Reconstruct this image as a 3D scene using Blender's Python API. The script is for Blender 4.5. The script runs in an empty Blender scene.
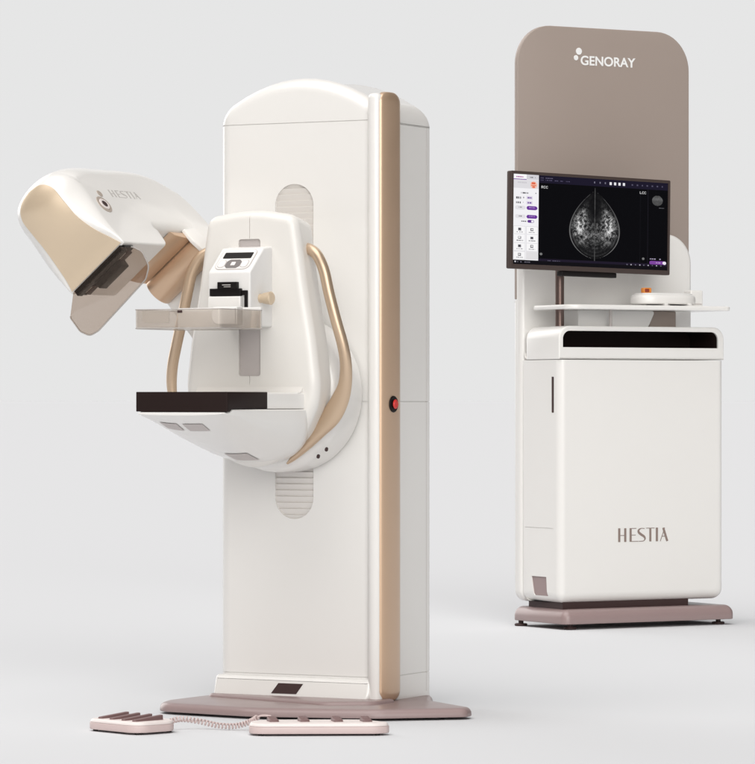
import bpy, bmesh, math, random
import numpy as np
from mathutils import Vector, Matrix

random.seed(4)
S = bpy.context.scene
COL = S.collection
PI = math.pi
R = math.radians

# ------------------------------------------------------------------ materials
def srgb(r, g, b):
    f = lambda c: (c / 255 / 12.92) if c / 255 <= .04045 else ((c / 255 + .055) / 1.055) ** 2.4
    return (f(r), f(g), f(b), 1)

def mat(name, color, rough=.4, metal=0., coat=0., spec=.5, var=.06, scale=9., bump=0., bscale=400.):
    m = bpy.data.materials.new(name); m.use_nodes = True
    nt = m.node_tree; b = nt.nodes['Principled BSDF']
    b.inputs['Base Color'].default_value = (*color[:3], 1)
    b.inputs['Metallic'].default_value = metal
    b.inputs['Specular IOR Level'].default_value = spec
    b.inputs['Coat Weight'].default_value = coat
    b.inputs['Coat Roughness'].default_value = .12
    tc = nt.nodes.new('ShaderNodeTexCoord')
    n = nt.nodes.new('ShaderNodeTexNoise'); n.inputs['Scale'].default_value = scale
    n.inputs['Detail'].default_value = 5
    nt.links.new(tc.outputs['Object'], n.inputs['Vector'])
    mr = nt.nodes.new('ShaderNodeMapRange')
    mr.inputs['To Min'].default_value = max(0, rough - var); mr.inputs['To Max'].default_value = rough + var
    nt.links.new(n.outputs['Fac'], mr.inputs['Value'])
    nt.links.new(mr.outputs['Result'], b.inputs['Roughness'])
    if bump:
        n2 = nt.nodes.new('ShaderNodeTexNoise'); n2.inputs['Scale'].default_value = bscale
        nt.links.new(tc.outputs['Object'], n2.inputs['Vector'])
        bp = nt.nodes.new('ShaderNodeBump'); bp.inputs['Strength'].default_value = bump
        bp.inputs['Distance'].default_value = .001
        nt.links.new(n2.outputs['Fac'], bp.inputs['Height'])
        nt.links.new(bp.outputs['Normal'], b.inputs['Normal'])
    return m

def clear_mat(name, tint, milk, milk_fac, rough=.08):
    m = bpy.data.materials.new(name); m.use_nodes = True
    nt = m.node_tree; nt.nodes.clear()
    out = nt.nodes.new('ShaderNodeOutputMaterial')
    tr = nt.nodes.new('ShaderNodeBsdfTransparent'); tr.inputs['Color'].default_value = (*tint, 1)
    df = nt.nodes.new('ShaderNodeBsdfDiffuse'); df.inputs['Color'].default_value = (*milk, 1)
    gl = nt.nodes.new('ShaderNodeBsdfGlossy'); gl.inputs['Roughness'].default_value = rough
    m1 = nt.nodes.new('ShaderNodeMixShader'); m1.inputs['Fac'].default_value = milk_fac
    m2 = nt.nodes.new('ShaderNodeMixShader')
    lw = nt.nodes.new('ShaderNodeLayerWeight'); lw.inputs['Blend'].default_value = .25
    fr = nt.nodes.new('ShaderNodeMapRange'); fr.inputs['To Min'].default_value = .015; fr.inputs['To Max'].default_value = .35
    nt.links.new(lw.outputs['Facing'], fr.inputs['Value'])
    nt.links.new(tr.outputs[0], m1.inputs[1]); nt.links.new(df.outputs[0], m1.inputs[2])
    nt.links.new(fr.outputs[0], m2.inputs['Fac'])
    nt.links.new(m1.outputs[0], m2.inputs[1]); nt.links.new(gl.outputs[0], m2.inputs[2])
    nt.links.new(m2.outputs[0], out.inputs['Surface'])
    return m

M = dict(
    white=mat('white_enamel', (.785, .772, .748), .30, coat=.5, bump=0, var=.02),
    cream=mat('cream_enamel', (.745, .725, .69), .36, coat=.25, bump=.03),
    plate=mat('white_plastic', (.76, .75, .735), .4),
    grey=mat('grey_plastic', (.50, .46, .445), .5),
    louver=mat('louver_plastic', (.70, .67, .64), .5),
    seam=mat('seam_shadow_tone', (.12, .10, .09), .7),  # dark colour standing in for the shade inside a seam
    gold=mat('satin_gold_paint', (.64, .455, .315), .34, metal=.5, coat=.25, bump=.04),
    pale_gold=mat('pale_gold_paint', (.66, .535, .39), .36, metal=.35, coat=.2, bump=.04),
    brass=mat('brushed_champagne_metal', (.60, .455, .325), .34, metal=.6, var=.03),
    black=mat('black_plastic', (.010, .008, .008), .38, spec=.16),
    carbon=mat('dark_brown_composite', (.020, .012, .011), .5, spec=.12, bump=.06),
    mauve=mat('mauve_enamel', (.30, .222, .217), .36, coat=.1, bump=.05),
    mauve_dark=mat('dark_mauve_plastic', (.055, .033, .032), .5, spec=.2),
    pink=mat('pale_pink_plastic', (.60, .485, .47), .45, bump=.05),
    pink_top=mat('pale_pink_cover', (.74, .675, .655), .45, bump=.05),
    key=mat('dusty_pink_rubber', (.17, .10, .098), .5),
    taupe=mat('taupe_enamel', (.345, .285, .25), .42, bump=.04),
    post=mat('dark_bronze_metal', (.17, .12, .105), .3, metal=.8),
    frame=mat('dark_taupe_frame', (.060, .043, .038), .45, spec=.25),
    red=mat('red_plastic', (.62, .035, .03), .3),
    orange=mat('orange_plastic', (.85, .30, .05), .4),
    darkorange=mat('dark_orange_plastic', (.30, .045, .02), .4),
    rubber=mat('black_rubber', (.02, .017, .017), .7),
    ink=mat('bronze_lettering', (.25, .19, .165), .5),
    greyink=mat('pale_grey_lettering', (.50, .48, .46), .5),
    whiteink=mat('white_lettering', (.85, .85, .84), .5),
    ring=mat('warm_grey_ring', (.42, .36, .31), .4),
    silver=mat('silver_grey_pad', (.17, .155, .15), .4),
    rim=clear_mat('clear_edge_highlight', (.62, .57, .53), (.7, .68, .66), .45, .05),  # pale milky colour imitates the highlight on clear plastic edges
    shield=clear_mat('tinted_clear_shield', (.80, .735, .68), (.40, .34, .30), .045),
    paddle=clear_mat('clear_paddle_plastic', (.90, .87, .84), (.78, .74, .70), .13, .05),
)

# ------------------------------------------------------------------ mesh tools
def finish(bm, name, m, parent=None, angle=35, smooth=True):
    bmesh.ops.recalc_face_normals(bm, faces=bm.faces[:])
    me = bpy.data.meshes.new(name); bm.to_mesh(me); bm.free()
    if smooth:
        me.polygons.foreach_set('use_smooth', [True] * len(me.polygons))
        me.set_sharp_from_angle(angle=R(angle))
    o = bpy.data.objects.new(name, me); COL.objects.link(o)
    if m: me.materials.append(m)
    if parent: o.parent = parent
    return o

def fillet(pts, rad, seg=6):
    """round the corners of a closed 2-D polygon; rad is a number or one per corner"""
    n = len(pts); out = []
    if not hasattr(rad, '__len__'): rad = [rad] * n
    for i in range(n):
        p = Vector(pts[i]); a = Vector(pts[i - 1]); b = Vector(pts[(i + 1) % n]); r = rad[i]
        if r <= 0: out.append(tuple(p)); continue
        da = (a - p).normalized(); db = (b - p).normalized()
        ang = math.acos(max(-1, min(1, da.dot(db))))
        if ang > PI - .02: out.append(tuple(p)); continue
        t = r / math.tan(ang / 2)
        t = min(t, (a - p).length * .49, (b - p).length * .49)
        rr = t * math.tan(ang / 2)
        c = p + (da + db).normalized() * (rr / math.sin(ang / 2))
        p0 = p + da * t; p1 = p + db * t
        a0 = math.atan2(p0.y - c.y, p0.x - c.x); a1 = math.atan2(p1.y - c.y, p1.x - c.x)
        d = a1 - a0
        while d > PI: d -= 2 * PI
        while d < -PI: d += 2 * PI
        for k in range(seg + 1):
            q = a0 + d * k / seg
            out.append((c.x + rr * math.cos(q), c.y + rr * math.sin(q)))
    return out

def rect(x0, y0, x1, y1): return [(x0, y0), (x1, y0), (x1, y1), (x0, y1)]

def spline(pts, n=8, closed=True):
    """Catmull-Rom through 2-D or 3-D points"""
    out = []; L = len(pts)
    rng = range(L) if closed else range(L - 1)
    for i in rng:
        if closed: p = [Vector(pts[(i + k - 1) % L]) for k in range(4)]
        else: p = [Vector(pts[max(0, min(L - 1, i + k - 1))]) for k in range(4)]
        for j in range(n):
            t = j / n
            out.append(.5 * ((2 * p[1]) + (p[2] - p[0]) * t + (2 * p[0] - 5 * p[1] + 4 * p[2] - p[3]) * t * t
                             + (3 * p[1] - p[0] - 3 * p[2] + p[3]) * t ** 3))
    if not closed: out.append(Vector(pts[-1]))
    return [tuple(v) for v in out]

def area2(p): return sum(p[i - 1][0] * p[i][1] - p[i][0] * p[i - 1][1] for i in range(len(p))) / 2

def inset(pts, d):
    n = len(pts); s = 1 if area2(pts) > 0 else -1; out = []
    for i in range(n):
        p = Vector(pts[i]); a = Vector(pts[i - 1]); b = Vector(pts[(i + 1) % n])
        e0 = p - a; e1 = b - p
        if e0.length < 1e-7: e0 = e1
        if e1.length < 1e-7: e1 = e0
        e0.normalize(); e1.normalize()
        n0 = Vector((-e0.y, e0.x)) * s; n1 = Vector((-e1.y, e1.x)) * s
        m = n0 + n1
        if m.length < 1e-6: out.append(tuple(p)); continue
        m.normalize(); k = max(.45, m.dot(n0))
        out.append(tuple(p + m * (d / k)))
    return out

def loft(bm, rings, cap=True):
    vs = [[bm.verts.new(p) for p in r] for r in rings]
    n = len(vs[0])
    for a, b in zip(vs, vs[1:]):
        for i in range(n):
            try: bm.faces.new((a[i], a[(i + 1) % n], b[(i + 1) % n], b[i]))
            except ValueError: pass
    if cap:
        fs = [bm.faces.new(vs[0][::-1]), bm.faces.new(vs[-1])]
    return vs

def rextrude(bm, pts, t0, t1, f, r0=0., r1=0., seg=5):
    """extrude a 2-D outline between t0 and t1 with rounded rims; f(x, y, t) -> 3-D"""
    rings = []; s = 1 if t1 > t0 else -1
    if r0 > 0:
        for k in range(seg):
            a = PI / 2 * k / seg
            rings.append((inset(pts, r0 * (1 - math.sin(a))), t0 + s * r0 * (1 - math.cos(a))))
        rings.append((pts, t0 + s * r0))
    else: rings.append((pts, t0))
    if r1 > 0:
        rings.append((pts, t1 - s * r1))
        for k in range(1, seg + 1):
            a = PI / 2 * k / seg
            rings.append((inset(pts, r1 * (1 - math.cos(a))), t1 - s * r1 * (1 - math.sin(a))))
    else: rings.append((pts, t1))
    if r0 > 0 and r1 > 0 and abs(rings[seg][1] - rings[seg + 1][1]) < 1e-6: rings.pop(seg)
    loft(bm, [[f(x, y, t) for x, y in p] for p, t in rings])
    return bm

def vextrude(bm, pts, half, f, rad, seg=7, dome=lambda x, y: 0, mid=10):
    """extrude symmetrically to +-half(x, y) with a rim radius that varies along the outline"""
    ins1 = inset(pts, 1e-3)
    dirs = [((b[0] - a[0]) / 1e-3, (b[1] - a[1]) / 1e-3) for a, b in zip(pts, ins1)]
    rr = [rad(*p) for p in pts]; n = len(pts)
    for _ in range(6): rr = [(rr[i - 1] + 2 * rr[i] + rr[(i + 1) % n]) / 4 for i in range(n)]
    rr = [min(a, rad(*p)) for a, p in zip(rr, pts)]
    rings = []
    for s in (-1, 1):
        ks = range(seg + 1) if s < 0 else range(seg, -1, -1)
        for k in ks:
            a = PI / 2 * k / seg; ring = []
            for (x, y), (dx, dy), r in zip(pts, dirs, rr):
                h = half(x, y); t = s * (h - r * (1 - math.cos(a))); d = r * (1 - math.sin(a)) + dome(x, y) * (t / h) ** 2
                ring.append(f(x + dx * d, y + dy * d, t))
            rings.append(ring)
        for m in range(1, mid) if s < 0 else ():          # crowned middle
            ring = []
            for (x, y), (dx, dy), r in zip(pts, dirs, rr):
                h = half(x, y); t = (h - r) * (2 * m / mid - 1); d = dome(x, y) * (t / h) ** 2
                ring.append(f(x + dx * d, y + dy * d, t))
            rings.append(ring)
    loft(bm, rings)
    return bm

def dense(pts, step=.03):
    out = []
    for i in range(len(pts)):
        a = Vector(pts[i]); b = Vector(pts[(i + 1) % len(pts)])
        n = max(1, int((b - a).length / step))
        out += [tuple(a.lerp(b, k / n)) for k in range(n)]
    return out

def rrect(x0, y0, x1, y1, rad, d=0, seg=7, step=12):
    """rounded rectangle inset by d, always with the same number of points"""
    x0 += d; y0 += d; x1 -= d; y1 -= d
    cs = [(x0, y0, PI, rad[0]), (x1, y0, 1.5 * PI, rad[1]), (x1, y1, 0, rad[2]), (x0, y1, PI / 2, rad[3])]
    arcs = []
    for x, y, a0, r in cs:
        r = max(r - d, .0008)
        cx = x + r if x == x0 else x - r; cy = y + r if y == y0 else y - r
        arcs.append([(cx + r * math.cos(a0 + PI / 2 * k / seg), cy + r * math.sin(a0 + PI / 2 * k / seg)) for k in range(seg + 1)])
    out = []
    for i in range(4):
        out += arcs[i]
        a = Vector(arcs[i][-1]); b = Vector(arcs[(i + 1) % 4][0])
        out += [tuple(a.lerp(b, k / step)) for k in range(1, step)]
    return out

XZ = lambda x, z, t: (x, t, z)      # outline in front view, extruded in depth
XY = lambda x, y, t: (x, y, t)      # outline from above, extruded upward
YZ = lambda y, z, t: (t, y, z)      # outline from the side, extruded sideways

def rbox(bm, x0, x1, y0, y1, z0, z1, r=.004, c=None, seg=3):
    c = r if c is None else c
    return rextrude(bm, fillet(rect(x0, y0, x1, y1), c, 4), z0, z1, XY, r, r, seg)

def tube(bm, path, rx, ry=None, n=14, up=(0, 1, 0), cap=True):
    ry = ry or rx; path = [Vector(p) for p in path]; rings = []
    up = Vector(up)
    for i, p in enumerate(path):
        t = (path[min(i + 1, len(path) - 1)] - path[max(i - 1, 0)]).normalized()
        b = t.cross(up)
        if b.length < 1e-4: b = t.cross(Vector((1, 0, 0)))
        b.normalize(); c = b.cross(t).normalized()
        fx = rx(i / (len(path) - 1)) if callable(rx) else rx
        fy = ry(i / (len(path) - 1)) if callable(ry) else ry
        rings.append([tuple(p + b * fx * math.cos(2 * PI * k / n) + c * fy * math.sin(2 * PI * k / n)) for k in range(n)])
    loft(bm, rings, cap)
    return bm

def disc(bm, c, axis, r, h, n=28, bev=.002, r2=None):
    """short cylinder (optionally conical) along axis from c"""
    a = Vector(axis).normalized(); q = a.to_track_quat('Z', 'Y'); c = Vector(c)
    r2 = r if r2 is None else r2
    prof = [(r - bev if bev < r else r, 0), (r, bev), (r2, h - bev), (r2 - bev, h)]
    loft(bm, [[tuple(c + q @ Vector((rr * math.cos(2 * PI * k / n), rr * math.sin(2 * PI * k / n), hh))) for k in range(n)] for rr, hh in prof])
    return bm

def cut(o, bm):
    """carve a recess into o and keep only the result"""
    bmesh.ops.recalc_face_normals(bm, faces=bm.faces[:])
    me = bpy.data.meshes.new('cutter'); bm.to_mesh(me); bm.free()
    c = bpy.data.objects.new('cutter', me); COL.objects.link(c)
    par = o.parent; o.parent = None
    md = o.modifiers.new('b', 'BOOLEAN'); md.operation = 'DIFFERENCE'; md.object = c; md.solver = 'EXACT'
    bpy.context.view_layer.update()
    dg = bpy.context.evaluated_depsgraph_get()
    new = bpy.data.meshes.new_from_object(o.evaluated_get(dg))
    o.modifiers.clear(); old = o.data; nm = old.name; o.data = new
    bpy.data.meshes.remove(old); new.name = nm
    new.polygons.foreach_set('use_smooth', [True] * len(new.polygons))
    new.set_sharp_from_angle(angle=R(35))
    bpy.data.objects.remove(c); bpy.data.meshes.remove(me)
    o.parent = par

def part(name, bm, m, parent, label=None, angle=35):
    o = finish(bm, name, m, parent, angle)
    if label: o['label'] = label
    return o

def thing(name, label, cat, loc=(0, 0, 0), rz=0, group=None):
    o = bpy.data.objects.new(name, None); COL.objects.link(o)
    o.empty_display_size = .1
    o.location = loc; o.rotation_euler = (0, 0, rz); o['label'] = label; o['category'] = cat
    if group: o['group'] = group
    return o

def text_mesh(body, width, height=None, depth=.001):
    """flat lettering: mesh in its own XY plane, left-bottom at the origin"""
    cu = bpy.data.curves.new('txt', 'FONT'); cu.body = body; cu.extrude = depth; cu.size = 1; cu.offset = .022
    t = bpy.data.objects.new('txt', cu); COL.objects.link(t)
    bpy.context.view_layer.update()
    me = bpy.data.meshes.new_from_object(t.evaluated_get(bpy.context.evaluated_depsgraph_get()))
    bpy.data.objects.remove(t); bpy.data.curves.remove(cu)
    bm = bmesh.new(); bm.from_mesh(me); bpy.data.meshes.remove(me)
    xs = [v.co.x for v in bm.verts]; ys = [v.co.y for v in bm.verts]
    sx = width / (max(xs) - min(xs)); sy = (height / (max(ys) - min(ys))) if height else sx
    for v in bm.verts:
        v.co.x = (v.co.x - min(xs)) * sx; v.co.y = (v.co.y - min(ys)) * sy
        v.co.z = depth if v.co.z > 0 else 0
    return bm

def remap(bm, f):
    for v in bm.verts: v.co = f(v.co.x, v.co.y, v.co.z)
    return bm

def stroke(bm, p, w, d=.001):
    """one pen stroke of constant width as a thin solid"""
    p = [Vector(q) for q in p]; L = []; Rr = []
    for i, q in enumerate(p):
        t = (p[min(i + 1, len(p) - 1)] - p[max(i - 1, 0)]).normalized()
        n = Vector((-t.y, t.x)); ww = w[i] if hasattr(w, '__len__') else w
        L.append(q + n * ww / 2); Rr.append(q - n * ww / 2)
    loft(bm, [[(*l, 0), (*r, 0), (*r, d), (*l, d)] for l, r in zip(L, Rr)])

def deco_word():
    """the thin-and-thick display lettering of the model name, cap height 1"""
    bm = bmesh.new(); TK = .165; TN = .05
    k = 1 / 120.
    X = lambda x: (x - 130) * k
    Y = lambda y: (242 - y) * k
    def bar(x0, x1, y0, y1, d): loft(bm, [[(X(a), Y(b), z) for a, b in rect(x0, y0, x1, y1)] for z in (0, d)])
    bar(130, 150, 122, 242, .001); bar(186, 206, 122, 242, .0010); bar(150, 186, 182, 188, .0008)
    bar(236, 256, 122, 242, .001); bar(256, 300, 122, 128, .0008); bar(256, 294, 180, 186, .0008); bar(256, 318, 236, 242, .0008)
    s = spline([(376, 128), (345, 126), (322, 140), (322, 160), (345, 180), (372, 198), (380, 218), (366, 236), (322, 239)], 6, False)
    w = [.05 + .13 * math.sin(PI * min(1, max(0, (i / (len(s) - 1) - .12) / .72))) ** .8 for i in range(len(s))]
    stroke(bm, [(X(a), Y(b)) for a, b in s], w, .001)
    bar(392, 470, 122, 128, .0008); bar(421, 440, 128, 242, .001)
    bar(482, 502, 122, 242, .001)
    stroke(bm, [(X(524), Y(242)), (X(566), Y(124))], .05, .0008)
    stroke(bm, [(X(552), Y(124)), (X(590), Y(242))], .165, .001)
    bar(542, 574, 196, 202, .0006)
    return bm

# ------------------------------------------------------------------ the floor
fl = mat('studio_floor_paper', (.6445, .6575, .676), 1., spec=0., var=0.)
FLOOR_MAT = fl
bm = bmesh.new(); bmesh.ops.create_grid(bm, x_segments=2, y_segments=2, size=3000)
fo = finish(bm, 'floor', fl, smooth=False); fo['kind'] = 'structure'

# ================================================================== MAMMOGRAPHY UNIT
X0 = -.303
unit = thing('mammography_unit',
             'tall white mammography machine with gold trim, its x-ray head swung up to the left',
             'x-ray machine', (.008, 0, 0), R(-28))

ARCH = lambda x: 1.895 + .105 * (1 - min(1, abs((x + .295) / .295)) ** 2)

def column_mesh(box, rad, zbot, grooves):
    """tall cover: rounded rectangle from above, arched and rounded top, shadow-gap grooves"""
    bm = bmesh.new(); rings = []
    O = lambda d: rrect(*box, rad, d)
    const = lambda z: (lambda x: z)
    rings.append((O(0), const(zbot)))
    for g in grooves:
        rings += [(O(0), const(g)), (O(.003), const(g)), (O(.003), const(g + .0028)), (O(0), const(g + .0028))]
    rr = .046; seg = 9
    rings.append((O(0), lambda x: ARCH(x) - rr))
    for k in range(1, seg + 1):
        a = PI / 2 * k / seg
        rings.append((O(rr * (1 - math.cos(a))), (lambda d: (lambda x: ARCH(x) - d))(rr * (1 - math.sin(a)))))
    loft(bm, [[(x, y, zf(x)) for x, y in p] for p, zf in rings])
    return bm

colm = part('column_cover', column_mesh((-.59, 0, 0, .348), [.050, .012, .014, .014], .012, [.110, .9735, 1.855]), M['white'], unit, angle=28)
bm = bmesh.new(); loft(bm, [[(x, y, z) for x, y in rect(-.002, .3150, .0004, .3166)] for z in (.05, 1.85)]); part('seam_shade_strip', bm, M['grey'], colm)  # added grey strip, its colour imitates the shaded gap of a cover seam
# rounded slot for the travelling gantry
cb = bmesh.new()
slot = fillet(rect(-.377, .604, -.238, 1.663), .0693, 14)
rextrude(cb, slot, -.05, .012, XZ)
cut(colm, cb)
# louvred slide band inside the slot
bm = bmesh.new(); prof = []
z = .58
while z < 1.68:
    prof += [(.0095, z), (.0045, z + .0165), (.0105, z + .0178)]; z += .0195
vs0 = [bm.verts.new((-.3795, y, q)) for y, q in prof]; vs1 = [bm.verts.new((-.2355, y, q)) for y, q in prof]
for i in range(len(prof) - 1): bm.faces.new((vs0[i], vs1[i], vs1[i + 1], vs0[i + 1]))
part('slide_louver', bm, M['louver'], unit, angle=20)

# bottom kick panel with its dark nameplate
bm = bmesh.new()
kick = fillet(rect(-.587, .024, -.022, .106), [.02, .055, .012, .012], 6)
rextrude(bm, kick, .004, -.017, lambda x, z, t: (x, t - (.106 - z) * .30 * (1 if t < -.001 else 0), z), 0, .014)
kp = part('kick_panel', bm, M['white'], unit)
bm = bmesh.new()
rextrude(bm, [(-.372, .053), (-.282, .053), (-.262, .085), (-.351, .085)], -.0155, -.0188, lambda x, z, t: (x, t - (.106 - z) * .30, z))
part('nameplate', bm, M['mauve_dark'], kp)

# corner: white bead and gold pillar
bm = bmesh.new()
bead = [(-.0155 + .0235 * math.cos(a), -.0015 + .0215 * math.sin(a)) for a in [2 * PI * k / 36 for k in range(36)]]
rextrude(bm, bead, .028, 1.940, XY, .012, .017, 6)
part('corner_bead', bm, M['white'], unit)
bm = bmesh.new()
gp = [(-.004 + .026 * math.copysign(abs(math.cos(a)) ** .62, math.cos(a)), .052 + .0655 * math.copysign(abs(math.sin(a)) ** .80, math.sin(a))) for a in [-PI / 2 + PI * k / 40 for k in range(41)]]
rings = []
Zb, Zt, rz_ = .036, 1.945, .034
for zc, sg in ((Zb, 1), (Zt, -1)):
    ks = range(0, 9) if sg > 0 else range(8, -1, -1)
    for k in ks:
        a = PI / 2 * k / 8
        sy = .35 + .65 * math.sin(a); sx_ = .55 + .45 * math.sin(a)
        rings.append([(-.004 + (x + .004) * sx_, .052 + (y - .052) * sy, zc + sg * rz_ * (1 - math.cos(a))) for x, y in gp])
loft(bm, rings)
pil = part('gold_pillar', bm, M['gold'], unit)
# emergency stop button on the pillar
bm = bmesh.new(); ax = Vector((1, -.05, 0))
disc(bm, (.0208, .046, .967), ax, .026, .0055, bev=.002)
eb = part('emergency_collar', bm, M['black'], unit)
bm = bmesh.new(); disc(bm, (.0255, .046, .967), ax, .009, .004, bev=.002); disc(bm, (.0275, .0455, .967), ax, .0150, .007, bev=.004)
part('emergency_button', bm, M['red'], eb)

# mauve base plate on black feet
bm = bmesh.new()
bo = fillet([(-.61, -.34), (-.25, -.385), (.13, -.27), (.345, -.085), (.338, -.03), (.21, .07), (.10, .16), (.0, .36), (-.62, .365), (-.645, -.22)],
            [.08, .2, .15, .03, .04, .15, .15, .03, .03, .08], 7)
rextrude(bm, bo, .008, .036, XY, .003, .020, 5)
base = part('base_plate', bm, M['mauve'], unit)
# raised saddle where the column meets the plate
bm = bmesh.new()
so = fillet([(-.60, -.05), (-.25, -.15), (-.10, -.19), (.04, -.10), (.045, .02), (.01, .05), (-.60, .05)], [.03, .1, .06, .06, .03, .02, .02], 6)
rextrude(bm, so, .030, .046, XY, 0, .013, 4)
part('base_saddle', bm, M['mauve'], base)
for x, y in ((-.50, -.27), (.24, -.10), (.0, .28), (-.55, .3)):
    bm = bmesh.new(); disc(bm, (x, y, 0), (0, 0, 1), .035, .012, bev=.003)
    part('foot', bm, M['rubber'], base)

# rear mounting disc of the gantry
DZ = 1.0
def circ(r, n=72, cx=X0, cz=DZ, e=1.):
    return [(cx + r * math.cos(2 * PI * k / n), cz + r * e * math.sin(2 * PI * k / n)) for k in range(n)]
bm = bmesh.new()
rextrude(bm, circ(.247), -.012, -.166, XZ, .004, .055, 9)
gd = part('gantry_disc', bm, M['white'], unit)
for x, z in ((-.112, .829), (-.141, .807)):
    bm = bmesh.new(); disc(bm, (x - .0, -.143, z), (.45, -1, -.45), .0055, .012, n=14, bev=.001)
    part('screw', bm, M['mauve_dark'], gd)

# gantry shell (shield-shaped front)
half = [(.158, 1.549), (.193, 1.319), (.221, 1.165), (.237, 1.035), (.232, .965), (.180, .868), (.098, .797)]
pts = [(X0, 1.574)] + [(X0 + a, z) for a, z in half] + [(X0, .762)] + [(X0 - a, z) for a, z in half[::-1]]
fr_ = [.5] + [.042, .9, .9, .22, .16, .14, .2] + [.3] + [.2, .14, .16, .22, .9, .9, .042]
sh_out = dense(fillet(pts, fr_, 9), .03)
bm = bmesh.new()
def shell_map(x, z, t):
    k = 1 - .075 * max(0, (t + .26) / .09)       # sides draw in towards the column
    return (X0 + (x - X0) * k, t, 1.1 + (z - 1.1) * (1 - .03 * max(0, (t + .26) / .09)))
rextrude(bm, sh_out, -.165, -.29, shell_map, 0, .031, 7)
shell = part('gantry_shell', bm, M['cream'], unit)
bm = bmesh.new(); rextrude(bm, fillet(rect(X0 - .11, 1.0, X0 + .07, 1.47), .04, 5), .004, -.17, XZ); part('gantry_neck', bm, M['white'], shell)
cb = bmesh.new(); rextrude(cb, fillet(rect(-.343, 1.054, -.265, 1.478), .008, 4), -.35, -.281, XZ)
cut(shell, cb)
cb = bmesh.new(); loft(cb, [[(x, y, 1.59) for x, y in rect(X0 - .0009, -.35, X0 + .0009, -.2865)], [(x, y, 1.4785) for x, y in rect(X0 - .0009, -.35, X0 + .0009, -.2865)]])
cut(shell, cb)
cb = bmesh.new(); loft(cb, [[(x, y, 1.0535) for x, y in rect(X0 - .0009, -.35, X0 + .0009, -.2865)], [(x, y, .99) for x, y in rect(X0 - .0009, -.35, X0 + .0009, -.2865)]])
cut(shell, cb)
bm = bmesh.new(); rextrude(bm, fillet(rect(-.3425, 1.0545, -.2655, 1.4775), .0075, 4), -.2795, -.2822, XZ)
part('carriage_track', bm, M['grey'], shell)

# breast support: scoop, tray, detector
PS = [.712, .70, .67, .62, .56, .49, .41, .34, .285, .25, .21]
WS = [.146, .154, .159, .164, .170, .178, .188, .197, .199, .192, .175]
BS = [.934, .929, .915, .893, .869, .844, .820, .800, .788, .783, .782]
def interp(p, A):
    for i in range(len(PS) - 1):
        if PS[i] >= p >= PS[i + 1]:
            t = (PS[i] - p) / (PS[i] - PS[i + 1]); return A[i] + (A[i + 1] - A[i]) * t
    return A[0] if p > PS[0] else A[-1]
def scoop_z(p, x, zt=None):
    w = interp(p, WS); b = interp(p, BS); zs = .9395 if p > .6 else .9395
    zs = min(zs, .9395) - .02 * min(1, max(0, (.70 - p) / .25))
    k = min(1, abs(x) / w)
    return zs - (zs - b) * (1 - k ** 2.3) ** (1 / 2.0)
bm = bmesh.new(); rings = []
for p in spline([(q, 0) for q in PS], 3, False):
    p = p[0]; w = interp(p, WS)
    zt = .943 if p > .685 else (.9515 if p < .672 else .943 + (.685 - p) / .013 * .0085)
    ring = [(X0 - w + .004, -p, zt), (X0 - w, -p, zt - .003)]
    NB = 36
    for k in range(NB + 1):
        a = PI * k / NB; x = -w * math.cos(a)
        ring.append((X0 + x, -p, min(zt - .004, scoop_z(p, x))))
    ring += [(X0 + w, -p, zt - .003), (X0 + w - .004, -p, zt)]
    rings.append(ring)
loft(bm, rings)
scoop = part('support_scoop', bm, M['white'], unit, angle=32)
def patch(p0, p1, x0, x1, skew=0.):
    bm = bmesh.new(); N = 6
    g = [[None] * (N + 1) for _ in range(N + 1)]; g2 = [[None] * (N + 1) for _ in range(N + 1)]
    for i in range(N + 1):
        for j in range(N + 1):
            p = p0 + (p1 - p0) * i / N; x = x0 + (x1 - x0) * j / N + skew * i / N
            zz = scoop_z(p, x)
            g[i][j] = bm.verts.new((X0 + x, -p - .0008, zz - .0016)); g2[i][j] = bm.verts.new((X0 + x, -p, zz + .002))
    for i in range(N):
        for j in range(N):
            bm.faces.new((g[i][j], g[i + 1][j], g[i + 1][j + 1], g[i][j + 1]))
    return bm
part('label_patch', patch(.655, .605, -.105, -.045), M['grey'], scoop)
part('label_patch', patch(.655, .605, -.025, .045), M['grey'], scoop)
part('label_patch', patch(.395, .315, -.03, .05), M['grey'], scoop)
bm = bmesh.new()
tr = fillet([(X0 - .158, -.457), (X0 + .158, -.457), (X0 + .168, -.40), (X0 + .196, -.275), (X0 - .196, -.275), (X0 - .168, -.40)], [.004, .004, .1, .01, .01, .1], 4)
rextrude(bm, tr, .9535, 1.003, XY, .001, .006, 4)
part('support_tray', bm, M['white'], unit)
bm = bmesh.new()
det = [(-.702, .945), (-.702, 1.0045), (-.458, 1.0045), (-.458, .9535), (-.668, .9535), (-.683, .945)]
rextrude(bm, det, X0 - .160, X0 + .160, YZ, .004, .004, 3)
part('detector_plate', bm, M['carbon'], unit, 'dark brown rectangular detector plate')
# cove between tray and shell
bm = bmesh.new(); rings = []
for s in (-1, 1):
    pr = [(-.288, 1.003)] + [(-.288 - .030 * (1 - math.sin(a)), 1.001 + .030 * (1 - math.cos(a))) for a in [PI / 2 * k / 6 for k in range(7)]][::1] + [(-.285, 1.031)]
    rings.append([(X0 + s * .188, y, z) for y, z in pr])
loft(bm, rings); part('cove_fillet', bm, M['cream'], shell)

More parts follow.
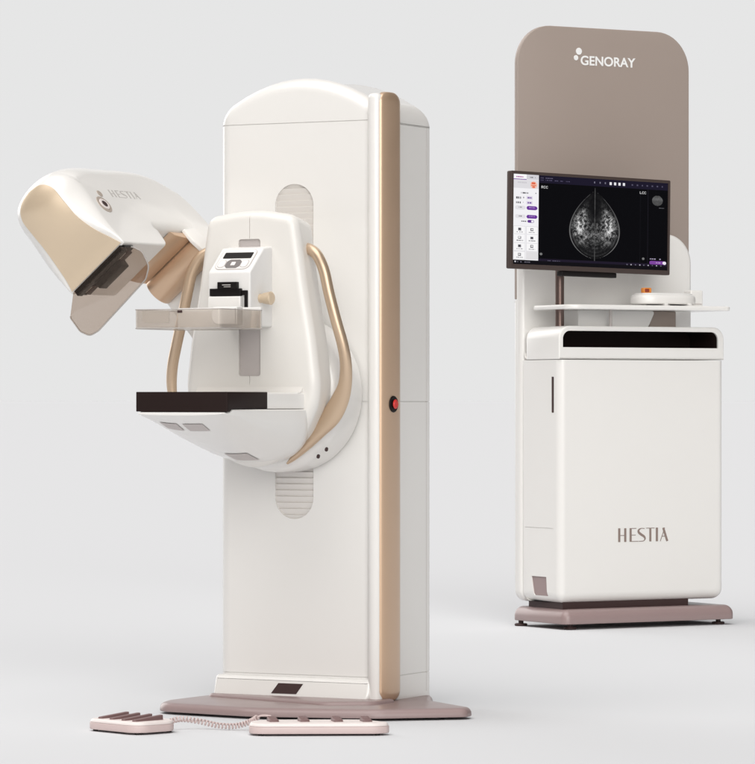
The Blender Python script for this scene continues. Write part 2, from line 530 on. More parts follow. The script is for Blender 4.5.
# handles
# stations: outward offset, depth, height, half width, half thickness
HR = [(.13, -.200, 1.452, .0175, .017), (.172, -.217, 1.446, .0175, .017), (.206, -.228, 1.424, .0175, .017), (.231, -.232, 1.378, .0175, .017), (.248, -.232, 1.31, .0175, .017),
      (.270, -.227, 1.225, .0175, .017), (.288, -.217, 1.15, .018, .017), (.293, -.206, 1.09, .019, .017), (.285, -.196, 1.03, .0225, .017), (.264, -.190, .98, .030, .016),
      (.232, -.187, .932, .033, .016), (.190, -.185, .889, .026, .015), (.142, -.183, .842, .018, .014), (.098, -.181, .803, .010, .011), (.072, -.180, .782, .003, .006)]
for s in (1, -1):
    W_ = 1. if s > 0 else 1.05
    H_ = HR if s > 0 else HR[:6] + [(.292, -.220, 1.15, .0175, .017), (.307, -.216, 1.09, .0175, .017), (.314, -.210, 1.03, .0165, .016), (.308, -.205, .975, .013, .013), (.285, -.195, .925, .008, .009)]
    st = [Vector((X0 + s * W_ * a, y, z)) for a, y, z, _, _ in H_]
    path = spline(st, 6, False)
    ex = spline([(a, b, 0) for *_, a, b in H_], 6, False)
    at = lambda k: (lambda t: ex[min(len(ex) - 1, int(round(t * (len(ex) - 1))))][k])
    bm = bmesh.new(); tube(bm, path, at(0), at(1), 24)
    part('grab_handle', bm, M['brass'], unit, angle=60)

# compression carriage on the shell front
XC = -.297
bm = bmesh.new()
cp = [(-.284, 1.205), (-.425, 1.205), (-.425, 1.372), (-.340, 1.448), (-.284, 1.455)]
rextrude(bm, fillet(cp, [.007, .009, .012, .012, .007], 4), XC - .076, XC + .074, YZ, .006, .006, 4)
car = part('compression_carriage', bm, M['plate'], unit)
bm = bmesh.new(); rbox(bm, XC - .064, XC + .046, -.437, -.424, 1.2985, 1.3215, .002); rbox(bm, XC - .036, XC + .034, -.4385, -.424, 1.3205, 1.3415, .002)
rbox(bm, XC + .055, XC + .066, -.431, -.424, 1.258, 1.315, .002); rbox(bm, XC + .040, XC + .066, -.4315, -.424, 1.3005, 1.3155, .002)
cl = part('paddle_clamp', bm, M['black'], car)
bm = bmesh.new(); rbox(bm, XC - .018, XC + .012, -.4392, -.438, 1.331, 1.3335, .0003); rbox(bm, XC - .012, XC + .012, -.4392, -.438, 1.3255, 1.3275, .0003)
part('lettering', bm, M['greyink'], cl)
bm = bmesh.new(); rbox(bm, XC - .064, XC + .050, -.446, -.424, 1.200, 1.297, .004)
part('clamp_block', bm, M['white'], car)
# sloping control panel: s across, t down the slope
P0 = Vector((XC, -.340, 1.448)); sd = Vector((0, -.085, -.076)); sl = sd.length; sd.normalize(); sn = Vector((0, -.076, .085)).normalized()
def slope(x, t, d): return P0 + Vector((x, 0, 0)) + sd * t + sn * d
FS = lambda x, y, t: tuple(slope(x, y, t))
bm = bmesh.new(); rextrude(bm, fillet(rect(-.062, .008, .060, .103), [.016, .016, .02, .02], 5), .0, .0016, FS); o = part('control_frame', bm, M['grey'], car)
bm = bmesh.new(); rextrude(bm, fillet(rect(-.060, .0096, .058, .1013), [.0145, .0145, .0185, .0185], 5), .0, .0022, FS); part('control_panel', bm, M['white'], car)
bm = bmesh.new(); rextrude(bm, fillet(rect(-.050, .024, .050, .052), .003, 3), .0, .0030, FS); part('display', bm, M['black'], car)
for a, b in ((-.054, -.028), (.026, .052)):
    bm = bmesh.new(); rextrude(bm, fillet(rect(a, .060, b, .0955), .010, 4), .0, .0027, FS); part('button_rim', bm, M['grey'], car)
    bm = bmesh.new(); rextrude(bm, fillet(rect(a + .002, .062, b - .002, .0935), .009, 4), .0, .0036, FS); part('button', bm, M['plate'], car)
bm = bmesh.new(); rextrude(bm, fillet([(-.018, .058), (.016, .058), (.025, .067), (.025, .089), (.016, .098), (-.018, .098), (-.027, .089), (-.027, .067)], .006, 4), .0, .0030, FS); part('keypad', bm, M['silver'], car)
bm = bmesh.new(); rextrude(bm, fillet(rect(-.0085, .070, .0065, .086), .002, 3), .0, .0040, FS); part('button', bm, M['white'], car)
# knobs
bm = bmesh.new(); disc(bm, (XC + .072, -.365, 1.292), (1, 0, 0), .014, .016, bev=.001); disc(bm, (XC + .083, -.365, 1.292), (1, 0, 0), .0165, .034, bev=.004, r2=.021)
part('knob', bm, M['pale_gold'], car)
bm = bmesh.new(); disc(bm, (XC - .074, -.375, 1.292), (-1, 0, 0), .012, .016, bev=.003)
part('knob', bm, M['pale_gold'], car)

# clear compression paddle
bm = bmesh.new()
ot = fillet(rect(X0 - .153, -.722, X0 + .147, -.470), [.012, .012, .004, .004], 4)
rings = [(inset(ot, .003), 1.193), (ot, 1.196), (ot, 1.252), (inset(ot, .004), 1.252), (inset(ot, .004), 1.199)]
loft(bm, [[(x, y, z) for x, y in p] for p, z in rings])
pad = part('compression_paddle', bm, M['paddle'], unit, 'clear plastic compression paddle')
for z in (1.1955, 1.252):
    bm = bmesh.new(); tube(bm, [(x, y, z) for x, y in ot] + [(*ot[0], z)], .0018, n=6, up=(0, 0, 1)); part('paddle_edge_highlight', bm, M['rim'], pad)  # thin added beads, highlight on the paddle edges put into their colour
bm = bmesh.new(); rbox(bm, X0 - .150, X0 + .144, -.474, -.462, 1.195, 1.262, .003)
rbox(bm, X0 - .07, X0 + .09, -.463, -.426, 1.206, 1.24, .003)
part('paddle_bracket', bm, M['plate'], pad)
bm = bmesh.new()
rextrude(bm, fillet(rect(X0 - .130, 1.211, X0 - .035, 1.249), [.014, .004, .004, .008], 4), -.712, -.7155, XZ, 0, .001)
part('clip_pad', bm, M['plate'], pad)
bm = bmesh.new()
rextrude(bm, fillet(rect(X0 + .035, 1.207, X0 + .125, 1.262), [.022, .004, .004, .01], 4), -.545, -.585, XZ, .006, .006)
part('clip_pad', bm, M['plate'], pad)
bm = bmesh.new(); rbox(bm, X0 + .0, X0 + .016, -.7255, -.7215, 1.241, 1.249, .001); part('paddle_mark', bm, M['mauve_dark'], pad)

# ------------------------------------------------------------------ swinging x-ray head
HU = .123
front = [(.664, .502), (.676, .532), (.705, .578), (.733, .630), (.751, .685), (.759, .735), (.752, .780), (.730, .814), (.692, .835)]
prof = ([(p, v) for p, v in spline(front, 4, False)]
        + spline([(.64, .848), (.56, .856), (.45, .852), (.33, .842), (.22, .822), (.135, .783), (.075, .722), (.042, .65), (.030, .58)], 4, False)
        + [(.022, .48), (.022, .0), (.125, .0), (.125, .50)]
        + spline([(.132, .535), (.150, .556), (.178, .568), (.21, .571)], 3, False)
        + fillet([(.21, .571), (.395, .571), (.402, .497), (.660, .4965)], [0, .016, .022, 0], 5)[1:])
bm = bmesh.new()
hu = lambda p: HU
def rim(y, v):
    p = -y
    if p > .62 and v < .66: q = min(1, max(0, (v - .505) / .13)); return .006 + .050 * q * q * (3 - 2 * q)
    if v < .56 and p > .12: return .008
    if p < .13 and v < .75: return .012 if v < .58 else .018
    return .036 + .020 * min(1, max(0, (p - .60) / .12))
def crown(p, v):
    a = min(1, max(0, (v - .56) / .16)); b = min(1, max(0, (p - .12) / .45))
    return .042 * a * a * (3 - 2 * a) * b * b * (3 - 2 * b)
vextrude(bm, [(-p, v) for p, v in prof], lambda y, v: hu(-y), YZ, rim, 8, lambda y, v: crown(-y, v))
head = part('tube_head_arm', bm, M['white'], unit, 'white x-ray head and arm swung to the left', 40)
head.location = (X0, 0, 1.0); head.rotation_euler = (0, R(-40), 0)
# gold nose panel that follows the front of the head
fp = spline(front, 10, False)[:-14]; NS = len(fp)
ln = [0]
for i in range(1, NS): ln.append(ln[-1] + math.dist(fp[i], fp[i - 1]))
TOP = ln[-1]; NU = 24
bm = bmesh.new(); A = []; B = []
for i in range(NS):
    s = ln[i]; e = TOP - s
    w = .075
    if e < .075: w = .075 * (1 - (1 - e / .075) ** 2.4) ** (1 / 2.4)
    if s < .17: w = .075 + .039 * (1 - s / .17) ** 1.6
    a = fp[max(0, i - 1)]; b = fp[min(NS - 1, i + 1)]
    t = Vector((b[0] - a[0], b[1] - a[1])).normalized(); n = Vector((t.y, -t.x))
    if n.x < 0 and i < NS * .6: n = -n
    ra, rbk = [], []
    for j in range(NU + 1):
        u = w * (2 * j / NU - 1)
        d = .0035 - crown(*fp[i]) * (u / HU) ** 2
        ra.append(bm.verts.new((u, -(fp[i][0] + n.x * d), fp[i][1] + n.y * d)))
        rbk.append(bm.verts.new((u, -(fp[i][0] + n.x * (d - .0075)), fp[i][1] + n.y * (d - .0075))))
    A.append(ra); B.append(rbk)
for i in range(NS - 1):
    for j in range(NU):
        for q, fl_ in ((A, 1), (B, 0)):
            f = (q[i][j], q[i][j + 1], q[i + 1][j + 1], q[i + 1][j])
            bm.faces.new(f if fl_ else f[::-1])
    for j in (0, NU): bm.faces.new((A[i][j], A[i + 1][j], B[i + 1][j], B[i][j]))
bmesh.ops.remove_doubles(bm, verts=bm.verts[:], dist=.00005)
part('nose_panel', bm, M['pale_gold'], head, 'pale gold front panel', 60)
# gold band and roll under the rear of the head
bm = bmesh.new()
rextrude(bm, [(-.195, .545), (-.195, .569), (-.30, .569), (-.285, .556), (-.24, .548)], -.110, .110, YZ, .003, .003, 2)
part('gold_band', bm, M['gold'], head)
bm = bmesh.new()
cyl = [(-.150 - .052 * math.cos(a) * 1.0, .515 + .050 * math.sin(a)) for a in [2 * PI * k / 40 for k in range(40)]]
rextrude(bm, cyl, -.112, .112, YZ, .004, .004, 4)
part('gold_roll', bm, M['gold'], head)
for a, b in ((.109, .1225),):
    bm = bmesh.new()
    rextrude(bm, fillet([(-.03, .455), (-.150, .457), (-.198, .485), (-.220, .525), (-.226, .574), (-.03, .60)], [.002, .03, .03, .04, .004, .002], 6), a, b, YZ, .003, .003, 3)
    part('arm_cheek', bm, M['white'], head)
# collimator rails and block
bm = bmesh.new()
rbox(bm, -.108, .108, -.668, -.640, .478, .4985, .003); rbox(bm, -.112, .112, -.655, -.600, .487, .4965, .002)
rail = part('collimator_rail', bm, M['black'], head)
bm = bmesh.new(); rbox(bm, -.052, .056, -.628, -.585, .462, .488, .003); part('collimator_block', bm, M['black'], rail)
for a, b in ((-.098, -.058), (.060, .100)):
    bm = bmesh.new(); rbox(bm, a, b, -.634, -.606, .477, .4875, .002); part('rail_latch', bm, M['mauve_dark'], rail)
    bm = bmesh.new(); rbox(bm, a + .006, b - .006, -.6385, -.6335, .479, .4835, .001); part('rail_latch', bm, M['greyink'], rail)
# clear face shield
bm = bmesh.new()
so = [(-.108, .496), (-.168, .443), (-.168, .388), (-.150, .355), (-.116, .347), (.112, .357), (.146, .380), (.156, .430), (.139, .463), (.100, .496)]
so = fillet(so, [0, .01, .03, .03, .03, .03, .03, .03, .02, 0], 5)
rextrude(bm, so, -.668, -.6725, XZ, .001, .001, 2)
sh_ = part('face_shield', bm, M['shield'], head, 'tinted clear face shield')
bm = bmesh.new(); tube(bm, [(x, -.670, z) for x, z in so[1:-1]], .0026, n=8)
part('shield_edge_highlight', bm, M['rim'], sh_)  # added tube whose pale colour paints the bright line on the shield edge
# side marks: lens ring, dot and the model name
bm = bmesh.new(); disc(bm, (HU - .002, -.618, .652), (1, 0, 0), .032, .0035, 40, .001); rg = part('lens_ring', bm, M['ring'], head)
bm = bmesh.new(); disc(bm, (HU + .0006, -.618, .652), (1, 0, 0), .021, .003, 40, .001); part('lens_face', bm, M['pink_top'], rg)
bm = bmesh.new(); disc(bm, (HU + .0018, -.618, .652), (1, 0, 0), .012, .0025, 30, .0005); part('lens', bm, M['mauve_dark'], rg)
bm = bmesh.new(); disc(bm, (HU - .0015, -.598, .697), (1, 0, 0), .0125, .003, 30, .001); part('indicator', bm, M['ring'], head)
bm = remap(deco_word(), lambda x, y, z: Vector((hu(.53 - x * .043) + .0004 + z * .4, -.533 + x * .0435, .688 + y * .029)))
part('lettering', bm, M['greyink'], head)

# ================================================================== FOOT PEDALS
def pedal(name, label, loc, rz, outline, keys, rot, size):
    t = thing(name, label, 'foot pedal', loc, rz, 'foot pedals')
    bm = bmesh.new(); rextrude(bm, outline, .006, .027, XY, .004, .001, 3); part('housing', bm, M['pink'], t)
    bm = bmesh.new(); rextrude(bm, inset(outline, .002), .0275, .0375, XY, .001, .0095, 5); part('cover', bm, M['pink_top'], t)
    kl, kw = size
    for x, y in keys:
        c, s = math.cos(rot), math.sin(rot)
        f = lambda a, b, z, x=x, y=y: (x + a * c - b * s, y + a * s + b * c, z + (.010 * (.5 + a / kl) if z > .04 else 0))
        bm = bmesh.new(); rextrude(bm, fillet(rect(-kl / 2 - .004, -kw / 2 - .003, kl / 2 + .004, kw / 2 + .003), .006, 3), .034, .0378, f, 0, .001, 2)
        k_ = part('pedal_well', bm, M['pink'], t)
        bm = bmesh.new(); rextrude(bm, fillet(rect(-kl / 2, -kw / 2, kl / 2, kw / 2), .005, 3), .034, .0425, f, 0, .003, 3)
        part('pedal_key', bm, M['key'], t)
    xs = [p[0] for p in outline]; ys = [p[1] for p in outline]
    for x in (min(xs) + .035, max(xs) - .035):
        for y in (min(ys) + .03, max(ys) - .03):
            bm = bmesh.new(); disc(bm, (x, y, 0), (0, 0, 1), .008, .009, 16, .001); part('foot', bm, M['rubber'], t)
    return t
pl = fillet([(-.12, -.075), (.12, -.085), (.125, .06), (.07, .10), (-.10, .10), (-.135, .02)], [.045, .05, .05, .06, .06, .05], 7)
pedal('foot_pedal', 'smaller pink foot pedal at far left, turned cornerwise with four long slim keys', (-.728, -.655, 0), R(-45),
      pl, [(-.078, -.0), (-.027, .0), (.026, .0), (.078, -.004)], R(90), (.112, .017))
pr_ = fillet([(-.205, -.055), (-.17, -.075), (.17, -.075), (.205, -.05), (.205, -.02), (.13, .075), (-.16, .075), (-.205, .03)], [.04, .06, .07, .03, .03, .08, .08, .05], 7)
pedal('foot_pedal', 'wider pink foot pedal with four short keys, on the floor in front of the column', (-.172, -.735, 0), R(2),
      pr_, [(-.135, .0), (-.045, .0), (.053, -.004), (.138, -.008)], R(105), (.045, .027))

# coiled cable between the pedals
ctl = spline([(-.625, -.60, .02), (-.585, -.575, .028), (-.53, -.565, .020), (-.475, -.585, .010), (-.42, -.605, .010), (-.375, -.61, .024), (-.345, -.63, .042), (-.315, -.64, .042)], 60, False)
bm = bmesh.new(); NT = len(ctl); path = []
cum = 0
for i, p in enumerate(ctl):
    p = Vector(p)
    t = (Vector(ctl[min(i + 1, NT - 1)]) - Vector(ctl[max(0, i - 1)])).normalized()
    b = t.cross(Vector((0, 0, 1))).normalized(); c = b.cross(t)
    fade = min(1, i / 8)
    if i < NT * .80:
        for q in range(4):
            a = 2 * PI * ((i * 4 + q) / 44.)
            path.append(p + Vector((0, 0, .003)) + (b * math.cos(a) + c * math.sin(a)) * .0068 * fade)
    else: path.append(p + Vector((0, 0, .003)))
tube(bm, path, .0027, n=6, up=(.3, .2, .9))
cab = finish(bm, 'coiled_cable', M['pink'])
cab['label'] = 'pale pink coiled cable running between the two foot pedals'; cab['category'] = 'cable'

# ================================================================== WORKSTATION
WX = (559.5 - 377.5) / 3840 * 16.36
ws = thing('workstation_cabinet', 'white workstation cabinet with tall taupe back panel, shelf and mauve base plate', 'workstation', (WX, 4.36, 0), R(30))
CW = .857
# base plate
bm = bmesh.new()
rextrude(bm, fillet(rect(.0, -.04, CW + .033, .385), .035, 6), .024, .086, XY, .004, .040, 7)
wb = part('base_plate', bm, M['mauve'], ws)
for x, y in ((.06, .01), (CW - .02, .02), (.02, .34), (CW - .04, .34), (.40, .34)):
    bm = bmesh.new(); disc(bm, (x, y, 0), (0, 0, 1), .028, .011, 22, .003); disc(bm, (x, y, .010), (0, 0, 1), .011, .018, 14, .001)
    part('foot', bm, M['mauve_dark'], wb)
bm = bmesh.new(); rextrude(bm, rect(.035, .03, .685, .30), .080, .150, XY); part('plinth', bm, M['mauve_dark'], ws)
# body
bm = bmesh.new()
rextrude(bm, fillet(rect(0, 0, CW, .296), [.034, .034, .01, .01], 7), .113, 1.152, XY, .045, 0, 7)
body = part('cabinet_body', bm, M['white'], ws)
# side recess at the bottom rear, side hand slot, service seam
cb = bmesh.new(); rextrude(cb, fillet([(.085, .10), (.100, .16), (.105, .222), (.225, .222), (.210, .16), (.190, .10)], [.002, .06, .003, .003, .06, .002], 5), -.05, .005, YZ); cut(body, cb)
bm = bmesh.new(); rextrude(bm, fillet([(.085, .14), (.098, .15), (.103, .224), (.227, .224), (.215, .155), (.195, .140)], [.002, .01, .003, .003, .01, .002], 4), .0045, .010, YZ); part('side_recess', bm, M['mauve'], body)
cb = bmesh.new(); rextrude(cb, fillet(rect(.044, .925, .066, 1.080), .0055, 5), -.05, .003, YZ); cut(body, cb)
bm = bmesh.new(); rextrude(bm, fillet(rect(.0445, .9255, .0655, 1.0795), .0053, 5), .0025, .006, YZ); part('hand_slot', bm, M['mauve_dark'], body)
cb = bmesh.new(); rextrude(cb, rect(.05, .430, .275, .4325), -.05, .003, YZ); cut(body, cb)
# model name on the door
bm = remap(deco_word(), lambda x, y, z: Vector((.299 + x * .0665, -.0006 - z * .6, .369 + y * .059)))
part('lettering', bm, M['ink'], body)
# top module: rounded shoulders with an open paper slot
bm = bmesh.new()
tp = fillet([(0, 1.1545), (CW, 1.1545), (CW, 1.297), (0, 1.297)], [.001, .001, .055, .055], 9)
rextrude(bm, tp, .004, .285, XZ, .006, .03, 5)
top = part('top_module', bm, M['white'], ws)
cb = bmesh.new(); rextrude(cb, fillet([(.020, 1.2055), (CW - .032, 1.2055), (CW - .032, 1.276), (.020, 1.276)], [.001, .001, .04, .04], 8), -.05, .22, XZ); cut(top, cb)
bm = bmesh.new(); lin = fillet([(.0208, 1.2062), (CW - .0328, 1.2062), (CW - .0328, 1.2753), (.0208, 1.2753)], [.001, .001, .0395, .0395], 8)
v0 = [bm.verts.new((x, .012, z)) for x, z in lin]; v1 = [bm.verts.new((x, .2195, z)) for x, z in lin]
for i in range(len(lin)): bm.faces.new((v0[i], v1[i], v1[(i + 1) % len(lin)], v0[(i + 1) % len(lin)]))
bm.faces.new(v1)
part('slot_lining', bm, M['carbon'], top)
# back column (white) and tall taupe panel
bm = bmesh.new()
rextrude(bm, fillet([(-.004, .108), (CW + .035, .108), (CW + .035, 1.715), (-.004, 1.715)], [.05, .05, .13, .13], 10), .297, .338, XZ, .02, .004, 5)
bk = part('back_column', bm, M['white'], ws)
bm = bmesh.new()
rextrude(bm, fillet([(.002, .108), (CW + .043, .108), (CW + .043, 1.414), (.002, 1.414)], [.05, .05, .002, .002], 10), .3405, .368, XZ, .001, .012, 5)
part('rear_cover', bm, M['white'], bk)
bm = bmesh.new()
rextrude(bm, fillet([(.002, 1.417), (CW + .047, 1.417), (CW + .047, 2.612), (.002, 2.612)], [.003, .003, .17, .17], 12), .3405, .366, XZ, .004, .004, 3)
pan = part('back_panel', bm, M['taupe'], ws, 'tall taupe back panel with rounded top corners')
bm = remap(text_mesh('GENORAY', .288, .042), lambda x, y, z: Vector((.328 + x, .3396 - z, 2.447 + y)))
part('lettering', bm, M['whiteink'], pan)
bm = bmesh.new(); disc(bm, (.319, .3402, 2.507), (0, -1, 0), .0155, .0015, 24, .0002); disc(bm, (.304, .3402, 2.478), (0, -1, 0), .0115, .0015, 24, .0002)
part('logo_dots', bm, M['whiteink'], pan)
# shelf with its supports
bm = bmesh.new()
rextrude(bm, fillet([(.018, -.055), (CW + .004, -.055), (CW + .004, .255), (.018, .255)], [.06, .03, .03, .03], 8), 1.368, 1.388, XY, .004, .008, 4)
shf = part('shelf', bm, M['white'], ws)
bm = bmesh.new()
rextrude(bm, fillet([(.16, 1.289), (.52, 1.289), (.56, 1.3675), (.16, 1.3675)], [.002, .03, .01, .002], 4), .10, .22, XZ, .003, .003, 2)
part('shelf_support', bm, M['plate'], shf)
bm = bmesh.new(); rbox(bm, .55, .69, .13, .23, 1.289, 1.3675, .004); part('shelf_support', bm, M['taupe'], shf)
bm = bmesh.new(); disc(bm, (.30, .06, 1.288), (0, 0, 1), .007, .080, 12, .001); part('shelf_pin', bm, M['grey'], shf)
# monitor post
bm = bmesh.new()
tube(bm, [(.075, .115, 1.285), (.075, .115, 1.45), (.075, .115, 1.75)], .019, n=24, up=(1, 0, 0))
part('monitor_post', bm, M['post'], ws)

# ------------------------------------------------------------------ monitor
def screen_colors(W, H):
    img = np.zeros((H, W, 3)); img[:] = (2, 2, 3)
    rng = np.random.default_rng(3)
    def box(x0, y0, x1, y1, c): img[int(round(y0 * H)):max(int(round(y0 * H)) + 1, int(round(y1 * H))), int(round(x0 * W)):max(int(round(x0 * W)) + 1, int(round(x1 * W)))] = c
    def pill(x0, y0, x1, y1, c):
        yy, xx = np.mgrid[0:H, 0:W]; r = (y1 - y0) * H / 2; cy = (y0 + y1) / 2 * H
        dx = np.maximum(0, np.maximum(x0 * W + r - xx, xx - (x1 * W - r))); d = np.hypot(dx, yy - cy)
        img[d <= r] = c
    def dashes(x0, x1, y, c, h=.012, p=.72):
        x = x0
        while x < x1:
            w = rng.uniform(.003, .012)
            if rng.random() < p: box(x, y, min(x + w, x1), y + h, c)
            x += w + .003
    # breast image: two mirrored halves on a seam
    yy, xx = np.mgrid[0:H, 0:W]; x = xx / W; y = yy / H
    cx = .52; t = (y - .135) / (.905 - .135)
    tt = np.clip(t, 0, 1)
    hw = .163 * np.power(tt, .92) * np.power(1 - tt, .64) / (.59 ** .92 * .41 ** .64)
    u = np.where(hw > 1e-4, (x - cx) / np.maximum(hw, 1e-4), 9)
    inside = (np.abs(u) < 1) & (t > 0) & (t < 1)
    def noise(n, m):
        g = rng.random((n + 2, m + 2)); a = np.clip(y + .006 * np.sin(x * 160 + n) + .004 * np.sin(x * 390), 0, .9999) * n; b = np.abs(x - cx + .004 * np.sin(y * 95 + m)) / .17 * m * .98; b = np.clip(b, 0, m)
        i = a.astype(int); j = b.astype(int); fa = a - i; fb = b - j
        fa = fa * fa * (3 - 2 * fa); fb = fb * fb * (3 - 2 * fb)
        return (g[i, j] * (1 - fa) + g[i + 1, j] * fa) * (1 - fb) + (g[i, j + 1] * (1 - fa) + g[i + 1, j + 1] * fa) * fb
    n = sum(w * (1 - np.abs(2 * noise(int(k * 2.6), k) - 1)) for k, w in ((6, .30), (13, .35), (27, .35)))
    n2 = .6 * noise(26, 10) + .4 * noise(60, 24)
    r = np.abs(u)
    dense_ = np.exp(-((r - .62) / .26) ** 2) * np.exp(-((y - .52) / .17) ** 2) * 1.25 + .55 * np.exp(-(r / .6) ** 2) * np.exp(-((y - .62) / .16) ** 2)
    dense_ *= .45 + .55 * (1 - np.exp(-((r) ** 2 / .05)) * (y < .5))
    v = 16 * (.3 + n2) + 470 * dense_ * np.clip(n - .40, 0, 1) ** 1.2 + 45 * dense_ * n2
    rings = np.exp(-((np.abs(np.hypot((x - cx) / .16, (y - .52) / .37) * 9 % 1 - .5)) / .16) ** 2) * (y > .62)
    v += 42 * rings * n2
    v = np.where(inside, np.clip(v, 3, 225), 0)
    edge = np.exp(-((r - .985) / .022) ** 2) * (t > .01) * (t < .99)
    v = np.maximum(v, edge * (95 + 55 * np.clip(t, 0, 1)))
    v = np.maximum(v, np.where((np.abs(x - cx) < .0022) & (y > .1) & (y < .93), 78 * (.6 + .6 * n2), 0))
    img[:] = np.maximum(img, np.repeat(v[:, :, None], 3, 2))
    # toolbars
    box(.163, 0, 1, .085, (26, 22, 40)); box(.163, .93, 1, .965, (30, 24, 40)); box(0, .955, 1, 1, (12, 10, 14))
    dashes(.172, .25, .022, (105, 100, 125), .010); dashes(.172, .36, .046, (90, 85, 112), .010, .85)
    for k in range(3): box(.515 + k * .035, .03, .522 + k * .035, .052, (120, 118, 135))
    for k in range(4): box(.615 + k * .029, .028, .629 + k * .029, .058, (235, 235, 240))
    for k in range(7): box(.76 + k * .033, .036, .769 + k * .033, .052, (88, 84, 105))
    box(.868, .085, .871, .93, (34, 32, 40)); box(.818, .12, .8195, .93, (20, 20, 24))
    # view names in a 5 x 7 dot face
    F = {'R': '11110 10001 10001 11110 10100 10010 10001', 'C': '01110 10001 10000 10000 10000 10001 01110', 'L': '10000 10000 10000 10000 10000 10000 11111'}
    def word(s, px, py, k=1):
        for ch in s:
            for j, row in enumerate(F[ch].split()):
                for i, b in enumerate(row):
                    if b == '1': img[py + j:py + j + 1, px + i * k:px + i * k + k] = (225, 225, 225)
            px += 6 * k
    word('RCC', int(.178 * W), int(.118 * H), 1)
    word('LCC', int(.815 * W), int(.112 * H), 1)
    # thumbnail and buttons at right
    d = np.hypot((x - .930) * W, (y - .205) * H) / H
    th = d < .058
    img[th] = np.repeat((60 + 60 * n * n2)[:, :, None], 3, 2)[th]
    dashes(.90, .975, .285, (95, 95, 100), .008, .4)
    dashes(.885, .925, .868, (170, 160, 185), .012); dashes(.94, .985, .868, (170, 160, 185), .012)
    pill(.880, .895, .992, .935, (128, 70, 160)); pill(.968, .897, .992, .933, (240, 235, 245))
    dashes(.897, .955, .911, (205, 180, 220), .009)
    for cx_, cy_ in ((.178, .875), (.84, .875)):
        d = np.hypot((x - cx_) * W, (y - cy_) * H) / H; img[d < .014] = (120, 120, 120)
    for k in range(9): box(.73 + k * .028, .943, .737 + k * .028, .957, (190, 188, 200) if k % 2 else (110, 108, 125))
    dashes(.22, .30, .944, (90, 86, 105), .010); dashes(.03, .11, .968, (100, 98, 110), .012); box(.012, .965, .022, .982, (200, 200, 205))
    # white control column at left
    box(0, 0, .160, .952, (246, 245, 248)); box(0, 0, .085, .055, (252, 252, 254)); box(.085, 0, .160, .055, (214, 212, 218))
    dashes(.02, .065, .022, (170, 60, 150), .014, .9); dashes(.105, .14, .022, (120, 118, 125), .012, .9); box(0, .052, .085, .058, (120, 60, 160))
    box(0, .06, .160, .155, (226, 224, 228)); dashes(.03, .085, .085, (205, 203, 208), .014)
    pill(.106, .07, .150, .152, (250, 196, 176)); box(.116, .082, .140, .105, (226, 96, 62)); box(.112, .112, .144, .122, (230, 130, 100)); box(.120, .128, .136, .142, (226, 96, 62))
    dashes(.05, .095, .198, (60, 58, 64), .018, .95); dashes(.14, .15, .2, (150, 150, 155), .012)
    for yy_ in (.25, .305):
        dashes(.02, .05, yy_, (70, 68, 74), .022, .95); dashes(.062, .07, yy_, (150, 148, 155), .014); box(.085, yy_ - .012, .122, yy_ + .028, (226, 220, 234)); dashes(.092, .116, yy_, (120, 90, 160), .016, .95); dashes(.138, .146, yy_, (120, 118, 125), .016)
    for yy_ in (.348, .445):
        pill(.012, yy_, .078, yy_ + .042, (230, 228, 232)); dashes(.035, .055, yy_ + .014, (110, 108, 115), .012, .95)
        pill(.084, yy_, .152, yy_ + .042, (106, 52, 152)); dashes(.10, .137, yy_ + .014, (178, 148, 206), .011, .95)
    dashes(.07, .09, .418, (120, 118, 125), .012); dashes(.04, .085, .515, (90, 88, 95), .012, .95)
    pill(.09, .502, .132, .534, (96, 56, 140)); pill(.114, .506, .129, .530, (245, 242, 250))
    for r_ in range(4):
        for c_ in range(2):
            x0 = .006 + c_ * .078; y0 = .575 + r_ * .094
            if (r_, c_) == (3, 1): box(x0, y0, x0 + .074, y0 + .088, (228, 226, 228)); continue
            box(x0, y0, x0 + .074, y0 + .090, (214, 212, 216)); box(x0 + .002, y0 + .003, x0 + .072, y0 + .087, (252, 251, 252))
            box(x0 + .027, y0 + .020, x0 + .047, y0 + .050, (120, 118, 124)); box(x0 + .031, y0 + .027, x0 + .043, y0 + .040, (250, 250, 250) if (r_ + c_) % 2 else (60, 58, 64))
            dashes(x0 + .018, x0 + .058, y0 + .062, (130, 128, 134), .010, .95)
    c = np.clip(img, 0, 255) / 255
    return np.where(c <= .04045, c / 12.92, ((c + .055) / 1.055) ** 2.4)

MW, MH = .905, .413
YAW = R(38)
mon = thing('monitor', 'wide computer monitor in a dark frame showing a grey breast scan, on the workstation post', 'monitor', (0, 0, 0), 0)
ROOT = Matrix.Translation((WX, 4.36, 0)) @ Matrix.Rotation(R(30), 4, 'Z')
mon.matrix_world = Matrix.Translation(Vector((.5625, 4.175, 1.741))) @ Matrix.Rotation(YAW, 4, 'Z') @ Matrix.Rotation(R(.7), 4, 'Y')
bm = bmesh.new()
rextrude(bm, fillet(rect(0, -MH / 2, MW, MH / 2), .006, 3), 0, .034, XZ, .002, .008, 3)
mf = part('monitor_frame', bm, M['frame'], mon)
cb = bmesh.new(); B_ = .013; rextrude(cb, rect(B_, -MH / 2 + .020, MW - B_, MH / 2 - B_), -.05, .004, XZ)
mf.parent = None; cut(mf, cb); mf.parent = mon
W_, H_ = 416, 252
sx0, sx1, sz0, sz1 = B_, MW - B_, -MH / 2 + .020, MH / 2 - B_
xs = np.linspace(sx0, sx1, W_ + 1); zs = np.linspace(sz1, sz0, H_ + 1)
